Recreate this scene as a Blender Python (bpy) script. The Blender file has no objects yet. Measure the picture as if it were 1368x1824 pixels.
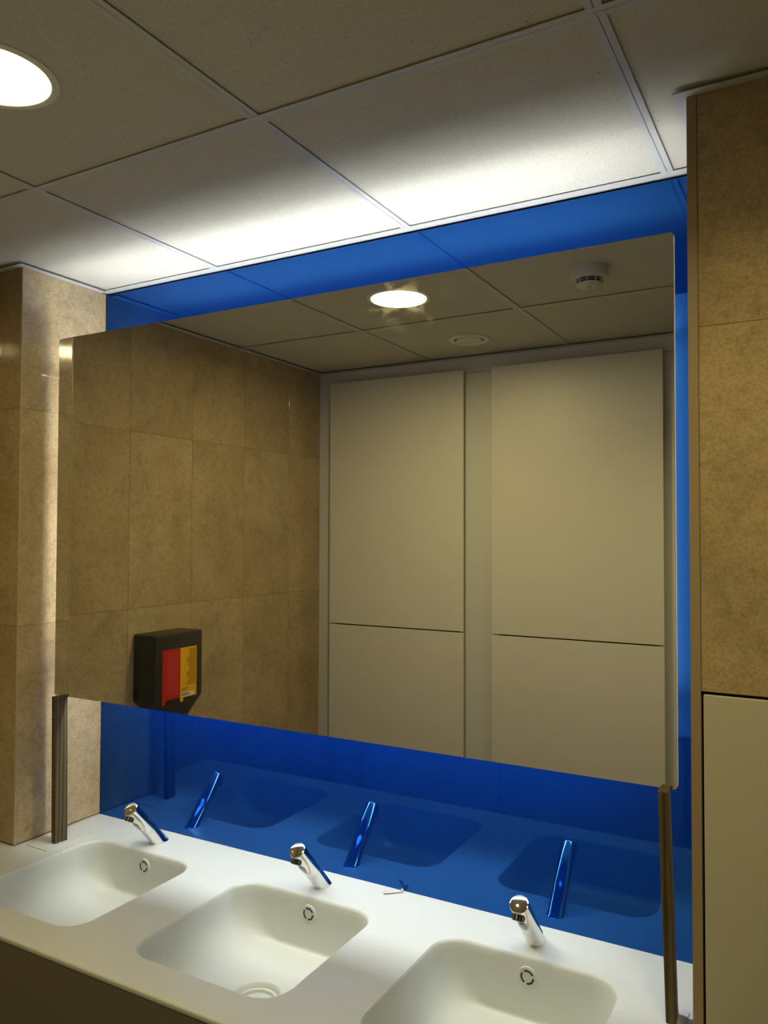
import bpy, bmesh, math, random
from mathutils import Vector, Matrix

S = bpy.context.scene
COL = S.collection
PI = math.pi

# ------------------------------------------------------------------ camera, world, exposure
Z0 = 0.85                       # counter top above the floor
cam_d = bpy.data.cameras.new('camera')
cam = bpy.data.objects.new('camera', cam_d)
COL.objects.link(cam)
cam_d.sensor_fit = 'VERTICAL'
cam_d.sensor_height = 36.0
cam_d.lens = 36.0 * 1408.12 / 1824.0
cam_d.clip_start = 0.01
right = Vector((0.87179382, 0.4898643, 0.00291725))
fwd = Vector((-0.4897563, 0.87144074, 0.02701495))
up = Vector((0.01069145, -0.02498021, 0.99963077))
M = Matrix.Identity(4)
for i in range(3):
    M[i][0] = right[i]; M[i][1] = up[i]; M[i][2] = -fwd[i]
M.translation = Vector((1.92395, -1.68058, Z0 + 0.84775))
cam.matrix_world = M
S.camera = cam

w = bpy.data.worlds.new('world')
S.world = w
w.use_nodes = True
w.node_tree.nodes['Background'].inputs[0].default_value = (0, 0, 0, 1)
w.node_tree.nodes['Background'].inputs[1].default_value = 0.0

S.view_settings.view_transform = 'Standard'
S.view_settings.look = 'None'
S.view_settings.exposure = 0.0
S.view_settings.gamma = 1.0
S.view_settings.use_curve_mapping = False

DOWNLIGHT_COL, DOWNLIGHT_STR, DOWNLIGHT_W = (1.0, 0.83, 0.38), 9.0, 7.4
LED_COL, LED_TOP, LED_STR, LED_SIDE = (0.97, 0.985, 0.92), 15.5, 41.0, 6.6

# ------------------------------------------------------------------ measured layout (metres)
H = Z0 + 1.5815                 # underside of ceiling grid
TZ = H + 0.0038                  # underside of ceiling tiles
XR = 1.7248                     # right side of niche
DL, DR = -0.289, -0.299         # fronts of the two pillars
XL = -0.115                     # room wall on the left
YB = -1.749                     # wall opposite the mirror
XJ = 1.46                       # end of that wall, entrance recess behind the camera
YE, XE = -2.75, 2.90
YM = -0.2043                    # mirror face
YF = -0.6053                    # counter front
GX = [0.4586 + 0.6 * k for k in range(-1, 5)]
GY = [-0.5945, -1.1945, -1.795, -2.395]

# ------------------------------------------------------------------ mesh helpers
def new_bm(): return bmesh.new()

def bx(bm, x0, x1, y0, y1, z0, z1):
    v = [bm.verts.new(p) for p in ((x0, y0, z0), (x1, y0, z0), (x1, y1, z0), (x0, y1, z0),
                                   (x0, y0, z1), (x1, y0, z1), (x1, y1, z1), (x0, y1, z1))]
    for f in ((3, 2, 1, 0), (4, 5, 6, 7), (0, 1, 5, 4), (1, 2, 6, 5), (2, 3, 7, 6), (3, 0, 4, 7)):
        bm.faces.new([v[i] for i in f])
    return bm

def rings(bm, rs, cap0=False, cap1=False):
    """loft a list of closed vertex rings"""
    V = [[bm.verts.new(p) for p in r] for r in rs]
    n = len(V[0])
    for a, b in zip(V[:-1], V[1:]):
        for i in range(n):
            j = (i + 1) % n
            bm.faces.new((a[i], a[j], b[j], b[i]))
    if cap0: bm.faces.new(V[0][::-1])
    if cap1: bm.faces.new(V[-1])
    return V

def lathe(bm, prof, c=(0, 0, 0), n=40, cap0=False, cap1=False):
    rings(bm, [[(c[0] + r * math.cos(2 * PI * i / n), c[1] + r * math.sin(2 * PI * i / n), c[2] + z)
                for i in range(n)] for r, z in prof], cap0, cap1)
    return bm

def prism(bm, pts, axis, a0, a1):
    """extrude a 2-D polygon along an axis"""
    def P(u, v, a):
        return {'x': (a, u, v), 'y': (u, a, v), 'z': (u, v, a)}[axis]
    n = len(pts)
    A = [bm.verts.new(P(u, v, a0)) for u, v in pts]
    B = [bm.verts.new(P(u, v, a1)) for u, v in pts]
    bm.faces.new(A[::-1]); bm.faces.new(B)
    for i in range(n):
        j = (i + 1) % n
        bm.faces.new((A[i], A[j], B[j], B[i]))
    return bm

def rrect(x0, x1, y0, y1, r, n=6):
    """rounded rectangle outline, counter-clockwise"""
    out = []
    for cx, cy, a in ((x1 - r, y1 - r, 0), (x0 + r, y1 - r, 90), (x0 + r, y0 + r, 180), (x1 - r, y0 + r, 270)):
        for i in range(n + 1):
            t = math.radians(a + 90 * i / n)
            out.append((cx + r * math.cos(t), cy + r * math.sin(t)))
    return out

def obj(name, bm, mat, parent=None, smooth=False, bevel=0.0, seg=2):
    bmesh.ops.recalc_face_normals(bm, faces=bm.faces)
    if bevel:
        es = [e for e in bm.edges if len(e.link_faces) == 2 and e.calc_face_angle(0) > 0.6]
        bmesh.ops.bevel(bm, geom=es, offset=bevel, segments=seg, profile=0.5, affect='EDGES')
    me = bpy.data.meshes.new(name)
    bm.to_mesh(me); bm.free()
    if smooth:
        for p in me.polygons: p.use_smooth = True
        me.set_sharp_from_angle(angle=math.radians(38))
    me.materials.append(mat)
    o = bpy.data.objects.new(name, me)
    COL.objects.link(o)
    if parent: o.parent = parent
    return o

def share(name, src, loc, parent=None):
    o = bpy.data.objects.new(name, src.data)
    COL.objects.link(o); o.location = loc
    if parent: o.parent = parent
    return o

def tag(o, label, cat, group=None):
    o['label'] = label; o['category'] = cat
    if group: o['group'] = group
    return o

def struct(o):
    o['kind'] = 'structure'
    return o

def thing(name, label, cat, loc=(0, 0, 0), group=None):
    o = bpy.data.objects.new(name, None)
    o.empty_display_size = 0.05
    COL.objects.link(o); o.location = loc
    return tag(o, label, cat, group)

# ------------------------------------------------------------------ materials
def mat(name, col, rough=0.5, metal=0.0, ior=1.5, spec=None):
    m = bpy.data.materials.new(name); m.use_nodes = True
    b = m.node_tree.nodes['Principled BSDF']
    b.inputs['Base Color'].default_value = (*col, 1)
    b.inputs['Roughness'].default_value = rough
    b.inputs['Metallic'].default_value = metal
    b.inputs['IOR'].default_value = ior
    if spec is not None: b.inputs['Specular IOR Level'].default_value = spec
    return m

def N(m, t, **kw):
    n = m.node_tree.nodes.new(t)
    for k, v in kw.items(): setattr(n, k, v)
    return n

def L(m, a, b): m.node_tree.links.new(a, b)

def noise(m, vec, scale, detail=6, rough=0.6, dist=0.0):
    n = N(m, 'ShaderNodeTexNoise')
    n.inputs['Scale'].default_value = scale; n.inputs['Detail'].default_value = detail
    n.inputs['Roughness'].default_value = rough; n.inputs['Distortion'].default_value = dist
    L(m, vec, n.inputs['Vector'])
    return n.outputs['Fac']

def ramp(m, fac, stops):
    r = N(m, 'ShaderNodeValToRGB')
    el = r.color_ramp.elements
    while len(el) < len(stops): el.new(0.5)
    for e, (p, c) in zip(el, stops):
        e.position = p; e.color = (*c, 1) if len(c) == 3 else c
    L(m, fac, r.inputs['Fac'])
    return r.outputs['Color']

def mix(m, fac, a, b, mode='MIX'):
    n = N(m, 'ShaderNodeMix', data_type='RGBA', blend_type=mode)
    if isinstance(fac, float): n.inputs['Factor'].default_value = fac
    else: L(m, fac, n.inputs['Factor'])
    for s, v in (('A', a), ('B', b)):
        i = [q for q in n.inputs if q.name == s and q.type == 'RGBA'][0]
        if isinstance(v, tuple): i.default_value = (*v, 1)
        else: L(m, v, i)
    return [q for q in n.outputs if q.type == 'RGBA'][0]

def objvec(m, rand=0.0, scale=(1, 1, 1)):
    tc = N(m, 'ShaderNodeTexCoord')
    v = tc.outputs['Object']
    mp = N(m, 'ShaderNodeMapping')
    mp.inputs['Scale'].default_value = scale
    L(m, v, mp.inputs['Vector'])
    v = mp.outputs['Vector']
    if rand:
        oi = N(m, 'ShaderNodeObjectInfo')
        mu = N(m, 'ShaderNodeMath', operation='MULTIPLY'); mu.inputs[1].default_value = rand
        L(m, oi.outputs['Random'], mu.inputs[0])
        ad = N(m, 'ShaderNodeVectorMath', operation='ADD')
        L(m, v, ad.inputs[0]); L(m, mu.outputs[0], ad.inputs[1])
        v = ad.outputs[0]
        return v, oi.outputs['Random']
    return v

def emit(name, col, s):
    m = bpy.data.materials.new(name); m.use_nodes = True
    nt = m.node_tree; nt.nodes.clear()
    e = nt.nodes.new('ShaderNodeEmission'); o = nt.nodes.new('ShaderNodeOutputMaterial')
    e.inputs[0].default_value = (*col, 1); e.inputs[1].default_value = s
    nt.links.new(e.outputs[0], o.inputs[0])
    return m

def make_tile_mat():
    m = mat('beige stone tile', (0.42, 0.33, 0.19), 0.07)
    b = m.node_tree.nodes['Principled BSDF']
    v, rnd = objvec(m, 37.0)
    big = ramp(m, noise(m, v, 3.2, 5, 0.62, 0.4), [(0.30, (0.445, 0.330, 0.185)), (0.50, (0.535, 0.410, 0.240)), (0.72, (0.61, 0.485, 0.30))])
    fine = ramp(m, noise(m, v, 42, 8, 0.75), [(0.30, (0.66, 0.64, 0.60)), (0.52, (1, 1, 1)), (0.75, (1.0, 1.0, 1.0))])
    c = mix(m, 0.75, big, fine, 'MULTIPLY')
    grain = ramp(m, noise(m, v, 190, 4, 0.75), [(0.30, (0.70, 0.67, 0.62)), (0.55, (1, 1, 1)), (0.8, (1.06, 1.06, 1.04))])
    c = mix(m, 0.95, c, grain, 'MULTIPLY')
    patch = ramp(m, noise(m, v, 7, 4, 0.6, 0.8), [(0.48, (0, 0, 0)), (0.68, (1, 1, 1))])
    c = mix(m, patch, c, mix(m, 1.0, c, (0.84, 0.88, 0.94), 'MULTIPLY'))
    tone = ramp(m, rnd, [(0.0, (0.86, 0.84, 0.82)), (1.0, (1.0, 1.0, 1.0))])
    c = mix(m, 1.0, c, tone, 'MULTIPLY')
    L(m, c, b.inputs['Base Color'])
    rr = ramp(m, noise(m, v, 14, 5, 0.6), [(0.3, (0.045,) * 3), (0.7, (0.12,) * 3)])
    L(m, rr, b.inputs['Roughness'])
    return m

def make_ceiling_mat():
    m = mat('mineral ceiling tile', (0.74, 0.73, 0.70), 0.95, spec=0.1)
    b = m.node_tree.nodes['Principled BSDF']
    v, rnd = objvec(m, 19.0)
    c = ramp(m, noise(m, v, 420, 3, 0.7), [(0.34, (0.49, 0.475, 0.42)), (0.48, (0.62, 0.605, 0.545)), (0.7, (0.67, 0.655, 0.595))])
    c2 = ramp(m, noise(m, v, 130, 2, 0.5), [(0.245, (0.45, 0.44, 0.42)), (0.275, (1, 1, 1))])
    c = mix(m, 1.0, c, c2, 'MULTIPLY')
    L(m, c, b.inputs['Base Color'])
    bp = N(m, 'ShaderNodeBump'); bp.inputs['Strength'].default_value = 0.35; bp.inputs['Distance'].default_value = 0.002
    L(m, noise(m, v, 420, 3, 0.7), bp.inputs['Height']); L(m, bp.outputs[0], b.inputs['Normal'])
    return m

def make_wood():
    m = mat('weathered pine', (0.25, 0.18, 0.08), 0.65)
    b = m.node_tree.nodes['Principled BSDF']
    v, r = objvec(m, 5.0)
    mp = N(m, 'ShaderNodeMapping'); mp.inputs['Scale'].default_value = (14, 14, 0.9)
    L(m, v, mp.inputs['Vector'])
    wv = N(m, 'ShaderNodeTexWave', wave_type='RINGS', rings_direction='Z')
    wv.inputs['Scale'].default_value = 2.4; wv.inputs['Distortion'].default_value = 5.0
    wv.inputs['Detail'].default_value = 3; wv.inputs['Detail Scale'].default_value = 1.2
    L(m, mp.outputs[0], wv.inputs['Vector'])
    c = ramp(m, wv.outputs['Fac'], [(0.0, (0.035, 0.021, 0.006)), (0.35, (0.072, 0.050, 0.017)), (1.0, (0.108, 0.080, 0.029))])
    L(m, c, b.inputs['Base Color'])
    return m

def make_counter_mat():
    m = mat('white solid surface', (0.80, 0.79, 0.76), 0.33)
    b = m.node_tree.nodes['Principled BSDF']
    v = objvec(m)
    c = ramp(m, noise(m, v, 4, 4, 0.6), [(0.3, (0.60, 0.635, 0.62)), (0.7, (0.635, 0.67, 0.655))])
    sp = ramp(m, noise(m, v, 115, 1, 0.4), [(0.170, (0.30, 0.27, 0.22)), (0.188, (1, 1, 1))])
    c = mix(m, 1.0, c, sp, 'MULTIPLY')
    L(m, c, b.inputs['Base Color'])
    return m

def make_blue():
    m = mat('blue back painted glass', (0.0005, 0.012, 0.125), 0.02, ior=1.27)
    nt = m.node_tree; b = nt.nodes['Principled BSDF']; out = nt.nodes['Material Output']
    g = N(m, 'ShaderNodeBsdfGlossy'); g.inputs['Color'].default_value = (0.012, 0.265, 0.96, 1)
    g.inputs['Roughness'].default_value = 0.03
    mx = N(m, 'ShaderNodeMixShader'); mx.inputs[0].default_value = 0.23
    L(m, b.outputs[0], mx.inputs[1]); L(m, g.outputs[0], mx.inputs[2])
    L(m, mx.outputs[0], out.inputs['Surface'])
    return m

def make_mirror_mat():
    m = mat('silvered mirror', (0.86, 0.87, 0.84), 0.0, 1.0)
    nt = m.node_tree; b = nt.nodes['Principled BSDF']; out = nt.nodes['Material Output']
    v = objvec(m)
    g = N(m, 'ShaderNodeBsdfGlossy'); g.inputs['Color'].default_value = (0.8, 0.8, 0.78, 1)
    g.inputs['Roughness'].default_value = 0.16
    f1 = ramp(m, noise(m, v, 9, 6, 0.7, 1.5), [(0.52, (0, 0, 0)), (0.78, (0.05,) * 3)])
    mx = N(m, 'ShaderNodeMixShader')
    L(m, f1, mx.inputs[0]); L(m, b.outputs[0], mx.inputs[1]); L(m, g.outputs[0], mx.inputs[2])
    L(m, mx.outputs[0], out.inputs['Surface'])
    return m

TILE = make_tile_mat()
CEIL = make_ceiling_mat()
WOOD = make_wood()
COUNTER = make_counter_mat()
MIRROR = make_mirror_mat()
APRON = mat('taupe apron laminate', (0.20, 0.18, 0.145), 0.45)
APANEL = mat('greige access panel', (0.56, 0.54, 0.45), 0.42)
GROUT = mat('beige grout', (0.44, 0.36, 0.225), 0.85)
GRID = mat('white painted grid', (0.58, 0.59, 0.60), 0.5)
BLUE = make_blue()
WPANEL = mat('cream laminate panel', (0.74, 0.71, 0.63), 0.42)
WBOARD = mat('off white wall board', (0.68, 0.67, 0.62), 0.55)
PAINT = mat('plain plaster', (0.35, 0.32, 0.27), 0.8)
FLOORM = mat('grey floor tile', (0.085, 0.080, 0.072), 0.45)
TRIMM = mat('taupe edge profile', (0.36, 0.27, 0.17), 0.45)
EDGEM = mat('steel corner profile', (0.42, 0.35, 0.24), 0.35)
DARK = mat('dark gap shade', (0.02, 0.02, 0.02), 0.9)  # near-black colour standing in for shade inside gaps and recesses
CHROME = mat('polished chrome', (0.78, 0.77, 0.74), 0.06, 1.0)
DCHROME = mat('smoked chrome', (0.30, 0.28, 0.23), 0.12, 1.0)
BLACKP = mat('black nozzle plastic', (0.012, 0.012, 0.012), 0.35)
WHITEP = mat('white plastic', (0.78, 0.77, 0.73), 0.4)
GREYP = mat('grey detector plastic', (0.62, 0.61, 0.57), 0.5)
BACKB = mat('white mirror back', (0.86, 0.86, 0.84), 0.5)
LEDHOUSE = mat('white mirror housing', (0.80, 0.80, 0.78), 0.5)
LEDM = emit('led strip light', LED_COL, LED_STR)
LEDS = emit('led side strip light', LED_COL, LED_SIDE)
LEDG = emit('rail bounce glow', LED_COL, LED_TOP * 0.52)  # emission imitating light bounced off the white strip rail
LEDT = emit('led diffuser light', LED_COL, LED_TOP)
LAMPM = emit('downlight diffuser', DOWNLIGHT_COL, DOWNLIGHT_STR)
DISP = mat('charcoal dispenser plastic', (0.030, 0.029, 0.026), 0.38)
RED = mat('red label', (0.52, 0.012, 0.012), 0.45)
REDL = mat('pale red print', (0.62, 0.09, 0.07), 0.5)
YEL = mat('yellow label', (0.85, 0.46, 0.012), 0.45)
INK = mat('dark print', (0.22, 0.09, 0.01), 0.6)
STICK = mat('white sticker', (0.75, 0.75, 0.72), 0.5)
STEEL = mat('zinc screw', (0.55, 0.55, 0.55), 0.35, 1.0)
PAD = mat('white packing pad', (0.74, 0.73, 0.69), 0.6)

# ------------------------------------------------------------------ shell
floor = struct(obj('floor', bx(new_bm(), XL - 0.2, XE + 0.1, YE - 0.1, 0.1, -0.08, 0.0), FLOORM))
ceiling = struct(obj('ceiling', bx(new_bm(), XL - 0.2, XE + 0.1, YE - 0.1, 0.1, TZ + 0.022, TZ + 0.10), PAINT))
# ceiling tiles lying in the grid
xs = [XL - 0.01] + [g for g in GX if g > XL + 0.05] + [XE]
ys = [0.03] + GY + [YE]
for i in range(len(xs) - 1):
    for j in range(len(ys) - 1):
        x0, x1 = xs[i], xs[i + 1]; y1, y0 = ys[j], ys[j + 1]
        wx, wy = x1 - x0 - 0.002, y1 - y0 - 0.002
        if wx < 0.05 or wy < 0.05: continue
        o = obj('ceiling_tile', bx(new_bm(), -wx / 2, wx / 2, -wy / 2, wy / 2, 0, 0.020), CEIL, ceiling)
        o.location = ((x0 + x1) / 2 - 0.011, (y0 + y1) / 2 + 0.012, TZ)
# grid bars: flange + web; right/near edge of the flange on the measured line
for y in GY:
    b = new_bm(); bx(b, XL, XE, y, y + 0.024, H, H + 0.0014); bx(b, XL, XE, y + 0.0115, y + 0.0125, H, TZ + 0.02)
    obj('grid_bar', b, GRID, ceiling)
for x in GX:
    if x < XL + 0.05: continue
    for j in range(len(ys) - 1):
        ya, yb_ = ys[j + 1] + (0.0242 if j < len(ys) - 2 else 0), (ys[j] - 0.0002 if j else -0.019)
        b = new_bm(); bx(b, x - 0.024, x, ya, yb_, H + 0.0002, H + 0.0014); bx(b, x - 0.0125, x - 0.0115, ya, yb_, H + 0.0002, TZ + 0.02)
        obj('grid_bar', b, GRID, ceiling)
# wall angles
A = 0.020
def angle(x0, x1, y0, y1, dz=-0.0038):
    obj('wall_angle', bx(new_bm(), x0, x1, y0, y1, H - 0.0008 + dz, H + 0.0008 + dz), GRID, ceiling)
angle(0.0, XR, -A, 0.008, 0.0)
angle(0.0, A, DL, -A)
angle(XL, A, DL - A, DL)
angle(XL, XL + A, YB + A, DL - A)
angle(XL, XJ, YB, YB + A)
angle(XR - A, XR, DR, -A)
angle(XR - A, XE, DR - A, DR)

# ---- walls
wall_front = struct(obj('wall_front', bx(new_bm(), XL - 0.15, XE, 0.010, 0.10, 0, TZ), DARK))  # coloured dark so the shadow gap above the glass reads black
wall_left = struct(obj('wall_left', bx(new_bm(), XL - 0.15, XL - 0.0014, YE, DL, 0, TZ), GROUT))
wall_back = struct(obj('wall_back', bx(new_bm(), XL - 0.0, XJ - 0.004, YB - 0.14, YB - 0.004, 0, TZ), PAINT))
struct(obj('wall_entrance_left', bx(new_bm(), XJ - 0.1, XJ - 0.001, YE, YB - 0.141, 0, TZ), PAINT))
struct(obj('wall_entrance_back', bx(new_bm(), XJ - 0.1, XE, YE - 0.1, YE, 0, TZ), PAINT))
struct(obj('wall_right', bx(new_bm(), XE, XE + 0.1, YE - 0.1, 0.01, 0, TZ), PAINT))
pillar_l = struct(obj('wall_pillar_left', bx(new_bm(), XL - 0.009, -0.0092, DL + 0.0092, 0.0095, 0, TZ), GROUT))
pillar_r = struct(obj('wall_pillar_right', bx(new_bm(), XR + 0.0092, XE - 0.001, DR + 0.0122, 0.0095, 0, TZ), GROUT))

ROWS = [0.0, Z0 - 0.608, Z0 - 0.006, Z0 + 0.592, Z0 + 1.189, H - 0.0042]
J = 0.0006                      # half joint
_cache = {}
def tile(parent, w_, h_, axis, loc):
    """one wall tile, lower corner-centred at loc, face normal +-axis; box mesh shared by size"""
    k = (round(w_, 3), round(h_, 3), axis)
    if k not in _cache:
        b = new_bm()
        if axis == 'x': bx(b, -0.0045, 0.0045, -w_ / 2, w_ / 2, -h_ / 2, h_ / 2)
        else: bx(b, -w_ / 2, w_ / 2, -0.0045, 0.0045, -h_ / 2, h_ / 2)
        o = obj('tile', b, TILE, parent, bevel=0.0004, seg=1)
        _cache[k] = o
        o.location = loc
        return o
    return share('tile', _cache[k], loc, parent)

def row_z(i, lo=None):
    a, b = ROWS[i], ROWS[i + 1]
    if lo is not None: a = max(a, lo)
    return a + J, b - J

# room wall on the left: stacked upright tiles 30 x 60 cm
yj = [DL, -0.315, -0.615, -0.914, -1.213, -1.512, YB]
for i in range(len(ROWS) - 1):
    z0_, z1_ = row_z(i)
    for a, b in zip(yj[:-1], yj[1:]):
        if a - b < 0.03: continue
        tile(wall_left, a - b - 2 * J, z1_ - z0_, 'x', (XL - 0.0045, (a + b) / 2, (z0_ + z1_) / 2))
    tile(wall_left, 0.024, z1_ - z0_, 'x', (XL - 0.0045, DL - 0.013, (z0_ + z1_) / 2))
# niche side and front of the left pillar (a dark slit stays open above the counter)
for i in range(len(ROWS) - 1):
    z0_, z1_ = row_z(i)
    if ROWS[i + 1] <= Z0 + 0.001:
        tile(pillar_l, 0.100, z1_ - z0_, 'y', (XL + 0.058, DL + 0.0045, (z0_ + z1_) / 2)); continue
    if z0_ < Z0 + 0.1: z0_ = Z0 + 0.0045
    tile(pillar_l, 0.284, z1_ - z0_, 'x', (-0.0045, -0.1435, (z0_ + z1_) / 2))
    tile(pillar_l, 0.110, z1_ - z0_, 'y', (XL + 0.0555, DL + 0.0045, (z0_ + z1_) / 2))
obj('grout_bed', bx(new_bm(), -0.0085, -0.0014, DL + 0.0035, -0.0012, Z0 + 0.0055, H - 0.005), GROUT, pillar_l)
obj('grout_bed', bx(new_bm(), XL + 0.0005, -0.0045, DL + 0.0014, DL + 0.0085, Z0 + 0.0055, H - 0.005), GROUT, pillar_l)
obj('edge_trim', bx(new_bm(), -0.0038, 0.0004, DL - 0.0004, DL + 0.0032, Z0 + 0.003, H - 0.0048), EDGEM, pillar_l)
# right pillar: edge profile, tiles, and a white access panel under them
obj('edge_trim', bx(new_bm(), XR, XR + 0.0155, DR - 0.0015, DR + 0.011, 0.0, H - 0.0048), TRIMM, pillar_r)
obj('niche_lining', bx(new_bm(), XR, XR + 0.009, DR + 0.011, -0.0005, Z0 + 0.0045, H - 0.0048), TILE, pillar_r)
obj('grout_bed', bx(new_bm(), XR + 0.0157, XE - 0.002, DR + 0.0012, DR + 0.0085, Z0 + 0.5935, H - 0.005), GROUT, pillar_r)
x = XR + 0.0153
while x < XE - 0.05:
    x2 = min(x + 0.300, XE - 0.001)
    for i in (3, 4):
        z0_, z1_ = row_z(i)
        tile(pillar_r, x2 - x - 2 * J, z1_ - z0_, 'y', ((x + x2) / 2, DR + 0.0045, (z0_ + z1_) / 2))
    x = x2
b = bx(new_bm(), XR + 0.0195, XR + 0.66, DR - 0.002, DR + 0.008, 0.10, Z0 + 0.5875)
obj('access_panel', b, APANEL, pillar_r, bevel=0.0012)
obj('panel_backing', bx(new_bm(), XR + 0.0160, XE - 0.002, DR + 0.0082, DR + 0.0118, 0.0, Z0 + 0.591), DARK, pillar_r)  # dark sheet giving the gap around the access panels its shade
obj('access_panel', bx(new_bm(), XR + 0.664, XE - 0.004, DR - 0.002, DR + 0.008, 0.10, Z0 + 0.5875), APANEL, pillar_r, bevel=0.0012)

# boards and stand-off panels on the wall opposite the mirror
obj('wall_board', bx(new_bm(), XL + 0.001, XJ, YB - 0.004, YB, Z0 + 1.5175, H - 0.005), WBOARD, wall_back)
obj('wall_board', bx(new_bm(), XL + 0.001, XJ, YB - 0.004, YB, 0.0, Z0 + 1.5155), WBOARD, wall_back)
for x0, x1 in ((-0.036, 0.617), (0.741, 1.405)):
    for z0_, z1_ in ((0.06, Z0 + 0.4410), (Z0 + 0.4465, Z0 + 1.523)):
        b = new_bm()
        bx(b, x0, x1, YB + 0.020, YB + 0.032, z0_, z1_)
        obj('wall_panel', b, WPANEL, wall_back, bevel=0.0007, seg=1)
    obj('panel_rail', bx(new_bm(), x0 + 0.03, x1 - 0.03, YB - 0.0005, YB + 0.0205, 0.08, Z0 + 1.50), DARK, wall_back)  # hidden spacer, coloured dark to deepen the shadow gap beside the panels

# ------------------------------------------------------------------ blue glass splashback
gs = obj('glass_splashback', bx(new_bm(), 0.0004, XR - 0.0004, 0.0, 0.0102, Z0 - 0.06, H - 0.0075), BLUE, bevel=0.0008, seg=1)
tag(gs, 'glossy blue back-painted glass sheet lining the wall behind the mirror and taps', 'splashback')

# ------------------------------------------------------------------ counter with three moulded basins
SX = [(0.1385, 0.5125), (0.6665, 1.0455), (1.2015, 1.5805)]
SY0, SY1, SR = -0.5200, -0.1340, 0.062
counter = thing('washbasin_counter', 'long white solid surface counter with three moulded square basins', 'counter', (0, 0, 0))
NS = 8
holes = [rrect(a, b_, SY0, SY1, SR, NS) for a, b_ in SX]
outline = [(XL + 0.0005, YF + 0.004), (XR + 0.0155, YF + 0.004), (XR + 0.0155, DR - 0.0025), (XR - 0.0005, DR - 0.0025),
           (XR - 0.0005, -0.0005), (-0.0085, -0.0005), (-0.0085, DL + 0.0085), (XL + 0.0005, DL + 0.0085)]
b = new_bm()
def loop(bm, pts, z):
    v = [bm.verts.new((p[0], p[1], z)) for p in pts]
    e = [bm.edges.new((v[i], v[(i + 1) % len(v)])) for i in range(len(v))]
    return v, e
E_ = []
ov, oe = loop(b, outline, Z0); E_ += oe
hv = []
for h in holes:
    v, e = loop(b, h, Z0); E_ += e; hv.append(v)
bmesh.ops.triangle_fill(b, use_beauty=True, use_dissolve=False, edges=E_)
bmesh.ops.delete(b, geom=[f for f in b.faces if any(
    a < f.calc_center_median().x < b_ and SY0 < f.calc_center_median().y < SY1 and
    all(any((vv.co - q.co).length < 1e-6 for q in hv[k]) for vv in f.verts)
    for k, (a, b_) in enumerate(SX))], context='FACES_ONLY')
# rounded front edge and apron
prof = [(YF + 0.004, Z0), (YF + 0.0024, Z0 - 0.0004), (YF + 0.0010, Z0 - 0.0014), (YF + 0.0002, Z0 - 0.003), (YF, Z0 - 0.005)]
b2 = new_bm()
def strip(bm_, pf):
    pv = [[bm_.verts.new((xx, y, z)) for xx in (XL + 0.0005, XR + 0.0155)] for y, z in pf]
    for p, q in zip(pv[:-1], pv[1:]): bm_.faces.new((p[0], p[1], q[1], q[0]))
strip(b2, [(YF + 0.0006, Z0 - 0.0085), (YF + 0.0006, Z0 - 0.26), (YF + 0.02, Z0 - 0.26), (YF + 0.02, Z0 - 0.012)])
b3 = new_bm(); strip(b3, prof + [(YF, Z0 - 0.009), (YF + 0.01, Z0 - 0.009)])
obj('front_edge', b3, COUNTER, counter, smooth=True)
top = obj('countertop', b, COUNTER, counter)
if sum(p.normal.z * p.area for p in top.data.polygons) < 0: top.data.flip_normals()
obj('apron', b2, APRON, counter, smooth=True)
obj('end_panel', bx(new_bm(), XR - 0.002, XR + 0.0150, YF + 0.001, DR - 0.003, Z0 - 0.26, Z0 - 0.0005), APRON, counter)

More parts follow.
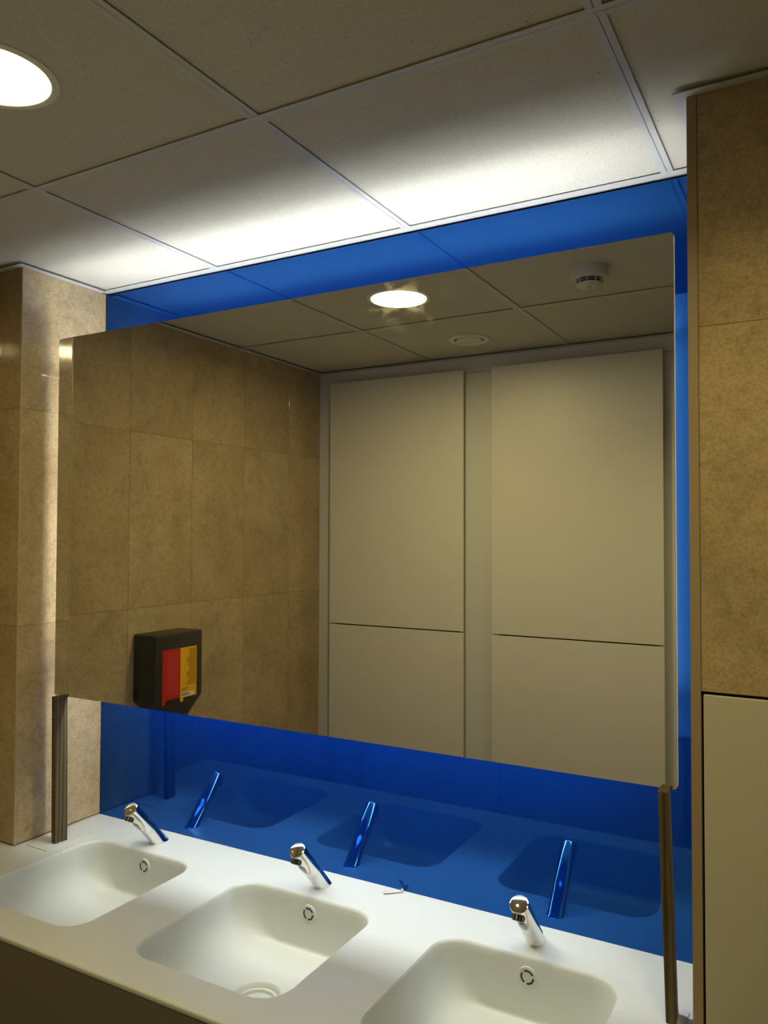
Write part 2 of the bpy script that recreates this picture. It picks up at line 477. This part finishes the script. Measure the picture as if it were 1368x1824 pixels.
OVC = [0.3300, 0.8600, 1.3900]
BD = 0.132                     # basin depth
def basin(k):
    a, b_ = SX[k]
    bm = new_bm()
    rs = []
    # (inset, depth) going down: eased rim, near upright wall, wide fillet, gently dished floor
    pr_ = [(0, 0), (0.0008, 0.0010), (0.0022, 0.0030), (0.0032, 0.006)]
    for t in (0.15, 0.3, 0.45, 0.62): pr_.append((0.0032 + 0.010 * t, 0.006 + t * 0.120))
    pr_ = [(i_, i_, i_, i_, d_) for i_, d_ in pr_[:4]]      # left, right, front, back, depth
    DF = BD - 0.006                                        # where the wall fillets meet the floor
    def ins(R__, d_):
        base = 0.0032 + 0.03 * (d_ - 0.006)
        q_ = (d_ - (DF - R__)) / R__
        return base if q_ <= 0 else base + R__ * (1 - math.sqrt(max(0, 1 - q_ * q_)))
    for d_ in (0.020, 0.035, 0.050, 0.062, 0.074, 0.085, 0.095, 0.103, 0.109, 0.1135, 0.117, 0.1200, 0.1223, 0.1240, 0.1252, DF):
        pr_.append((ins(0.080, d_), ins(0.035, d_), ins(0.065, d_), ins(0.009, d_), d_))
    iN = pr_[-1]
    for f, d_ in ((0.25, BD - 0.005), (0.55, BD - 0.0028), (0.85, BD - 0.0010), (1.0, BD - 0.0004)):
        pr_.append(tuple(iN[k_] + (0.1365 - iN[k_]) * f for k_ in range(4)) + (d_,))
    for il, ir, if_, ib, d_ in pr_:
        xa, xb, ya, yb_ = a + il, b_ - ir, SY0 + if_, SY1 - ib
        wm = min(xb - xa, yb_ - ya) / 2
        m_ = (il + ir) / 2
        r = max(SR - m_ * 0.35, 0.045) if m_ < 0.07 else SR * 0.8 + (wm - SR * 0.8) * min(1, (m_ - 0.07) / 0.06)
        rs.append([(p[0], p[1], Z0 - d_) for p in rrect(xa, xb, ya, yb_, min(r, wm - 0.0004), NS)])
    rings(bm, rs)
    o = obj('basin', bm, COUNTER, counter, smooth=True)
    cx, cy = (a + b_) / 2, (SY0 + SY1) / 2
    # moulded drain dish with concentric steps
    dz = Z0 - BD
    bm = new_bm()
    lathe(bm, [(0.060, 0.0006), (0.054, 0.0012), (0.050, -0.0010), (0.046, -0.0100), (0.0440, -0.0110), (0.040, -0.0110), (0.0385, -0.0165),
               (0.030, -0.0175), (0.0285, -0.012), (0.026, -0.0105), (0.012, -0.0095), (0.0005, -0.0095)], (cx, cy, dz), 40, cap1=True)
    d = obj('drain', bm, COUNTER, o, smooth=True)
    # overflow: white rosette with three slots
    yo, zo = SY1 - 0.0062, Z0 - 0.038
    n = 36
    bm = new_bm()
    def circ(r, y): return [(OVC[k] + r * math.cos(2 * PI * i / n), y, zo + r * math.sin(2 * PI * i / n)) for i in range(n)]
    rings(bm, [circ(0.0200, yo + 0.004), circ(0.0200, yo - 0.0002), circ(0.0194, yo - 0.0008), circ(0.0005, yo - 0.0008)], cap1=True)
    ro = obj('overflow', bm, COUNTER, o, smooth=True)
    for s in range(3):
        bm = new_bm()
        t0 = math.radians(25 + 120 * s); t1 = t0 + math.radians(96); q = 10
        R0, R1 = 0.0104, 0.0142
        V0 = []; V1 = []
        for i in range(q + 1):
            t = t0 + (t1 - t0) * i / q
            V0.append(bm.verts.new((OVC[k] + R0 * math.cos(t), yo - 0.0013, zo + R0 * math.sin(t))))
            V1.append(bm.verts.new((OVC[k] + R1 * math.cos(t), yo - 0.0013, zo + R1 * math.sin(t))))
        U0 = [bm.verts.new(v.co + Vector((0, 0.0008, 0))) for v in V0]; U1 = [bm.verts.new(v.co + Vector((0, 0.0008, 0))) for v in V1]
        for i in range(q):
            bm.faces.new((V0[i], V0[i + 1], V1[i + 1], V1[i]))
            bm.faces.new((V0[i], V0[i + 1], U0[i + 1], U0[i])); bm.faces.new((V1[i], V1[i + 1], U1[i + 1], U1[i]))
        s_ = obj('overflow_slot', bm, BLACKP, o)
for k in range(3): basin(k)

# ------------------------------------------------------------------ taps
def tap(x, y, label):
    t = thing('basin_tap', label, 'tap', (x, y, Z0), 'slanted chrome taps')
    r = 0.0192
    top_ = Vector((0, -0.1075, 0.119)); Lg = top_.length; ax = top_.normalized()
    u = Vector((1, 0, 0)); v = ax.cross(u).normalized()
    n = 32
    def ring(s, rr=r, foot=False):
        out = []
        for i in range(n):
            a = 2 * PI * i / n
            off = u * (rr * math.cos(a)) + v * (rr * math.sin(a))
            p = ax * s + off
            out.append(p)
        return out
    def cut(z, rr):             # tilted cylinder cut by a horizontal plane
        out = []
        for i in range(n):
            a = 2 * PI * i / n
            off = u * (rr * math.cos(a)) + v * (rr * math.sin(a))
            out.append(off + ax * ((z - off.z) / ax.z))
        return out
    bm = new_bm()
    r0 = cut(0.004, r + 0.0005)
    rings(bm, [cut(0.0, r + 0.0012), cut(0.003, r + 0.0012), cut(0.005, r), ring(0.060), ring(0.0655)], cap0=True)
    obj('base', bm, CHROME, t, smooth=True)
    bm = new_bm()
    rings(bm, [ring(0.0655, r - 0.0008), ring(0.0662, r - 0.0008), ring(0.0664), ring(Lg - 0.0016), ring(Lg - 0.0004, r - 0.0005), ring(Lg, r - 0.0013)], cap0=True, cap1=True)
    obj('body', bm, CHROME, t, smooth=True)
    bm = new_bm()               # end cap disc, slightly proud
    rings(bm, [ring(Lg - 0.0004, r - 0.0016), ring(Lg + 0.0004, r - 0.0016), ring(Lg + 0.0007, r - 0.0022)], cap0=True, cap1=True)
    obj('end_cap', bm, CHROME, t, smooth=True)
    # nozzle hanging from the underside near the tip
    dn = -v if v.z > 0 else v   # underside direction
    c0 = ax * (Lg - 0.0152) + dn * (r - 0.006)
    nd = (dn * 0.88 + Vector((0, 0, -1)) * 0.5).normalized()
    n1 = nd.cross(u).normalized()
    def nr(s, rr): return [c0 + nd * s + u * (rr * math.cos(2 * PI * i / 24)) + n1 * (rr * math.sin(2 * PI * i / 24)) for i in range(24)]
    bm = new_bm(); rings(bm, [nr(0, 0.0122), nr(0.0105, 0.0122), nr(0.0128, 0.0108)], cap0=True, cap1=True)
    no = obj('nozzle', bm, BLACKP, t, smooth=True)
    for i in range(12):         # ribs of the aerator ring
        a = 2 * PI * i / 12
        p = c0 + u * (0.0122 * math.cos(a)) + n1 * (0.0122 * math.sin(a))
        tg = (u * -math.sin(a) + n1 * math.cos(a)); rd = (u * math.cos(a) + n1 * math.sin(a))
        bm = new_bm()
        V = []
        for s in (0.003, 0.0112):
            for e1 in (-0.0009, 0.0009):
                for e2 in (-0.001, 0.0008): V.append(bm.verts.new(p + nd * s + tg * e1 + rd * e2))
        for f in ((0, 1, 3, 2), (4, 6, 7, 5), (0, 4, 5, 1), (2, 3, 7, 6), (0, 2, 6, 4), (1, 5, 7, 3)): bm.faces.new([V[q] for q in f])
        obj('rib', bm, CHROME, no)
    # flat sensor window let into the underside
    c1 = ax * (Lg - 0.052) + dn * (r - 0.0012)
    def sr(sx, sy, h): return [c1 + u * (sx * math.cos(2 * PI * i / 24)) + ax * (sy * math.sin(2 * PI * i / 24)) + dn * h for i in range(24)]
    bm = new_bm(); rings(bm, [sr(0.0085, 0.020, -0.006), sr(0.0085, 0.020, 0.0010), sr(0.0072, 0.018, 0.0016)], cap0=True, cap1=True)
    sw = obj('sensor_plate', bm, DCHROME, t, smooth=True)
    bm = new_bm(); rings(bm, [[p + ax * 0.009 for p in sr(0.0035, 0.0045, 0.0012)], [p + ax * 0.009 for p in sr(0.0035, 0.0045, 0.0020)]], cap0=True, cap1=True)
    obj('sensor_eye', bm, BLACKP, sw)
    return t
tap(0.311, -0.064, 'slanted chrome sensor tap on the basin beside the tiled pillar with the lit side')
tap(0.851, -0.067, 'slanted chrome sensor tap on the middle basin, with basins on both sides')
tap(1.385, -0.067, 'slanted chrome sensor tap on the basin beside the white access panel')

# ------------------------------------------------------------------ mirror with light strips behind it
MX0, MX1, MZ0, MZ1 = 0.0474, 1.6870, Z0 + 0.398, Z0 + 1.3898
mirror = thing('wall_mirror', 'large frameless backlit mirror standing off the blue glass wall', 'mirror', (0, 0, MZ0))
def rel(bm):
    bmesh.ops.translate(bm, verts=bm.verts, vec=(0, 0, -MZ0)); return bm
b = prism(new_bm(), rrect(MX0, MX1, MZ0, MZ1, 0.005, 4), 'y', YM, YM + 0.003)
obj('mirror_pane', rel(b), MIRROR, mirror)
b = prism(new_bm(), rrect(MX0, MX1, MZ0, MZ1, 0.005, 4), 'y', YM + 0.003, YM + 0.016)
obj('back_board', rel(b), BACKB, mirror)
IN = 0.085
hx0, hx1, hz0, hz1 = MX0 + IN, MX1 - IN, MZ0 + IN, MZ1 - IN
hy = YM + 0.016
obj('housing', rel(bx(new_bm(), hx0, hx1, hy, -0.0002, hz0, hz1)), LEDHOUSE, mirror)
obj('strip_rail', rel(bx(new_bm(), MX0 + 0.018, MX1 - 0.065, YM + 0.0158, YM + 0.117, hz1 - 0.004, hz1)), LEDHOUSE, mirror)
obj('light_strip', rel(bx(new_bm(), MX0 + 0.02, MX1 - 0.067, YM + 0.0165, YM + 0.048, hz1, hz1 + 0.003)), LEDT, mirror)
obj('rail_glow', rel(bx(new_bm(), MX0 + 0.02, MX1 - 0.067, YM + 0.0482, YM + 0.115, hz1, hz1 + 0.002)), LEDG, mirror)  # added glowing piece, stands for the rail's reflected light on the ceiling
obj('light_strip', rel(bx(new_bm(), hx0 + 0.02, hx1 - 0.02, YM + 0.022, YM + 0.050, hz0 - 0.003, hz0)), LEDM, mirror)
for q in ((hx0 - 0.003, hx0), (hx1, hx1 + 0.003)):
    obj('light_strip', rel(bx(new_bm(), q[0], q[1], YM + 0.0165, YM + 0.066, hz0 + 0.02, hz1 - 0.02)), LEDS, mirror)

# ------------------------------------------------------------------ wooden props and the pads under them
def prop(cx, cy, sx, sy, rot, dx, zb, label):
    h = MZ0 - zb
    bm = bx(new_bm(), -sx / 2, sx / 2, -sy / 2, sy / 2, 0, h)
    bmesh.ops.rotate(bm, verts=bm.verts, cent=(0, 0, 0), matrix=Matrix.Rotation(math.radians(rot), 3, 'Z'))
    for v in bm.verts:
        if v.co.z > h / 2: v.co.x += dx
    o = obj('wooden_prop', bm, WOOD, bevel=0.0012)
    o.location = (cx, cy, zb)
    return tag(o, label, 'batten', 'wooden props under the mirror')
prop(0.0795, -0.2075, 0.0165, 0.038, -6, -0.006, Z0 + 0.0022, 'rough wooden batten propping the mirror corner beside the tiled pillar')
prop(1.6770, -0.2085, 0.0175, 0.038, 4, -0.011, Z0 + 0.0022, 'rough wooden batten propping the mirror corner beside the white access panel')
p = obj('packing_pad', bx(new_bm(), 0.027, 0.1035, -0.267, -0.120, 0, 0.0022), COUNTER); p.location = (0, 0, Z0)
tag(p, 'thin white pad under the wooden batten beside the tiled pillar', 'pad', 'pads under the props')
p = obj('packing_pad', bx(new_bm(), 1.655, 1.7005, -0.262, -0.176, 0, 0.0022), COUNTER); p.location = (0, 0, Z0)
tag(p, 'thin white pad under the wooden batten beside the white access panel', 'pad', 'pads under the props')

# ------------------------------------------------------------------ screw left on the counter
sc = thing('screw', 'small grey screw lying on the counter against the blue glass', 'screw', (1.021, -0.026, Z0 + 0.0032))
sc.rotation_euler = (0, 0, math.radians(42))
def xl(bm, prof_):
    rings(bm, [[(xx, r * math.cos(2 * PI * i / 16), r * math.sin(2 * PI * i / 16)) for i in range(16)] for xx, r in prof_], True, True); return bm
obj('shank', xl(new_bm(), [(-0.023, 0.0022), (-0.022, 0.0028), (0.018, 0.0024), (0.019, 0.0024)]), STEEL, sc, smooth=True)
obj('head', xl(new_bm(), [(0.019, 0.0024), (0.0225, 0.0050), (0.0236, 0.0050)]), STEEL, sc, smooth=True)
for o_ in sc.children:
    if o_.name.startswith('head'): o_.location = (0, 0, 0.0018)

# ------------------------------------------------------------------ ceiling fittings
def downlight(x, y, k, sp, label):
    d_ = thing('downlight', label, 'ceiling light', (x, y, TZ), 'recessed downlights')
    P_ = [(0.101, 0.0), (0.101, -0.0020), (0.0995, -0.0032), (0.0900, -0.0040), (0.0880, -0.0030), (0.0875, 0.0)]
    obj('rim', lathe(new_bm(), [(r * k, z) for r, z in P_], n=64), WHITEP, d_, smooth=True)
    obj('diffuser', lathe(new_bm(), [(0.0876 * k, -0.0012), (0.0005, -0.0012)], n=64, cap1=True), LAMPM, d_)
    ld = bpy.data.lights.new('lamp', 'AREA'); ld.shape = 'DISK'; ld.size = 0.170 * k
    ld.color = DOWNLIGHT_COL; ld.energy = DOWNLIGHT_W * k * k; ld.spread = math.radians(sp)
    lo = bpy.data.objects.new('lamp', ld); COL.objects.link(lo); lo.parent = d_; lo.location = (0, 0, -0.0045)
downlight(0.7560, -0.8960, 1.0, 172, 'round glowing downlight in the ceiling tile next to the smoke detector')
downlight(1.9586, -0.8960, 0.76, 140, 'small round downlight in the ceiling in front of the white access panel')

vt = thing('air_vent', 'round white disc valve air vent in the ceiling', 'vent', (0.7460, -1.4760, TZ))
obj('ring', lathe(new_bm(), [(0.0790, 0.0), (0.0790, -0.0040), (0.0760, -0.0080), (0.0700, -0.0100), (0.0620, -0.0095), (0.0560, -0.0050), (0.0550, 0.0)], n=56), WHITEP, vt, smooth=True)
obj('disc', lathe(new_bm(), [(0.010, 0.0), (0.010, -0.004), (0.0480, -0.0050), (0.0490, -0.0070), (0.0470, -0.0095), (0.0300, -0.0105), (0.0005, -0.0108)], n=56, cap1=True), WHITEP, vt, smooth=True)
obj('throat_shade', lathe(new_bm(), [(0.0555, -0.0008), (0.0005, -0.0008)], n=40, cap1=True), DARK, vt)  # flat dark disc painting the shade of the vent's recess

sd = thing('smoke_detector', 'white round smoke detector with dark slotted band on the ceiling', 'smoke detector', (1.3540, -0.8985, TZ))
obj('base', lathe(new_bm(), [(0.0500, 0.0), (0.0500, -0.0060), (0.0510, -0.0066), (0.0510, -0.0270), (0.0495, -0.0310), (0.0400, -0.0345), (0.0330, -0.0345)], n=56, cap1=True), GREYP, sd, smooth=True)
obj('mesh_chamber', lathe(new_bm(), [(0.0345, -0.0340), (0.0320, -0.0465)], n=40, cap1=True), BLACKP, sd, smooth=True)
cg = obj('cap', lathe(new_bm(), [(0.0350, -0.0455), (0.0350, -0.0485), (0.0310, -0.0520), (0.0150, -0.0540), (0.0005, -0.0542)], n=48, cap0=True, cap1=True), GREYP, sd, smooth=True)
obj('ring', lathe(new_bm(), [(0.0368, -0.0393), (0.0368, -0.0404), (0.0350, -0.0404), (0.0350, -0.0393), (0.0368, -0.0393)], n=48), GREYP, sd, smooth=True)
for i in range(10):
    a = 2 * PI * i / 10 + 0.2
    bm = bx(new_bm(), 0.0335, 0.0375, -0.0010, 0.0010, -0.0465, -0.0335)
    bmesh.ops.rotate(bm, verts=bm.verts, cent=(0, 0, 0), matrix=Matrix.Rotation(a, 3, 'Z'))
    obj('rib', bm, GREYP, sd)
bm = bx(new_bm(), -0.010, 0.010, -0.0014, 0.0014, -0.0552, -0.0536)
bmesh.ops.rotate(bm, verts=bm.verts, cent=(0, 0, 0), matrix=Matrix.Rotation(0.9, 3, 'Z'))
obj('test_slot', bm, mat('dim groove', (0.25, 0.24, 0.21), 0.6), cg)

# ------------------------------------------------------------------ dispenser on the tiled wall
dp = thing('wall_dispenser', 'charcoal plastic dispenser with red and yellow labels on the tiled wall', 'dispenser', (XL, -0.7495, Z0 + 0.20))
xf = 0.107                      # depth off the wall
oy, oz = 0.7495, -0.20
body = [(-0.639, 0.507), (-0.860, 0.507), (-0.860, 0.282), (-0.782, 0.214), (-0.717, 0.214), (-0.639, 0.282)]
b = prism(new_bm(), [(u_ + oy, v_ + oz) for u_, v_ in body], 'x', 0.0, xf)
obj('body', b, DISP, dp, smooth=True, bevel=0.006, seg=3)
def lab(name, y0, y1, z0_, z1_, tab, m_, parent):
    pts = [(y1, z1_), (y0, z1_), (y0, tab + 0.005)]
    for i in range(1, 7):
        t = PI + PI * i / 6
        pts.append((y0 - 0.0075 + 0.0075 * -math.cos(t) * 1.0, tab + 0.0075 * math.sin(t) + 0.005))
    pts += [(y0 - 0.0165, z0_), (y1, z0_)]
    # go round in one sense
    pts = [(y1, z1_), (y0, z1_), (y0, tab + 0.0075)] + [(y0 - 0.0075 + 0.0075 * math.cos(t), tab + 0.0075 + 0.0075 * math.sin(t)) for t in [-PI * i / 6 for i in range(1, 7)]] + [(y0 - 0.0152, z0_), (y1, z0_)]
    bm_ = prism(new_bm(), [(u_ + oy, v_ + oz) for u_, v_ in pts], 'x', xf - 0.0005, xf + 0.0006)
    return obj(name, bm_, m_, parent)
rl = lab('red_label', -0.667, -0.7480, 0.287, 0.4550, 0.2720, RED, dp); rl['label'] = 'red printed label'
yl = lab('yellow_label', -0.7505, -0.8300, 0.284, 0.4545, 0.2700, YEL, dp); yl['label'] = 'yellow printed label'
random.seed(4)
def lines(parent, m_, y_al, sgn, z_top, n_, step, lmin, lmax, th=0.0016):
    b_ = new_bm()
    for i in range(n_):
        ln_ = random.uniform(lmin, lmax); z = z_top - i * step
        ya, yb2 = sorted((y_al, y_al + sgn * ln_))
        bx(b_, xf + 0.0004, xf + 0.0009, ya + oy, yb2 + oy, z + oz - th / 2, z + oz + th / 2)
    o_ = obj('print', b_, m_, parent); return o_
lines(yl, INK, -0.8265, 1, 0.4460, 24, 0.0052, 0.030, 0.050, 0.0021)
lines(yl, INK, -0.7560, -1, 0.3150, 3, 0.0042, 0.022, 0.036)
lines(rl, REDL, -0.7440, 1, 0.4420, 26, 0.0055, 0.045, 0.062, 0.0015)
obj('sticker', bx(new_bm(), xf + 0.0004, xf + 0.0008, -0.8200 + oy, -0.7560 + oy, 0.2870 + oz, 0.3010 + oz), STICK, yl)
lines(yl, DISP, -0.7580, -1, 0.2970, 2, 0.0050, 0.030, 0.040, 0.0022).location = (0.0004, 0, 0)
b = bx(new_bm(), 0.006, 0.022, -0.6395 + oy, -0.6383 + oy, 0.290 + oz, 0.322 + oz)
obj('catch', b, BLACKP, dp)
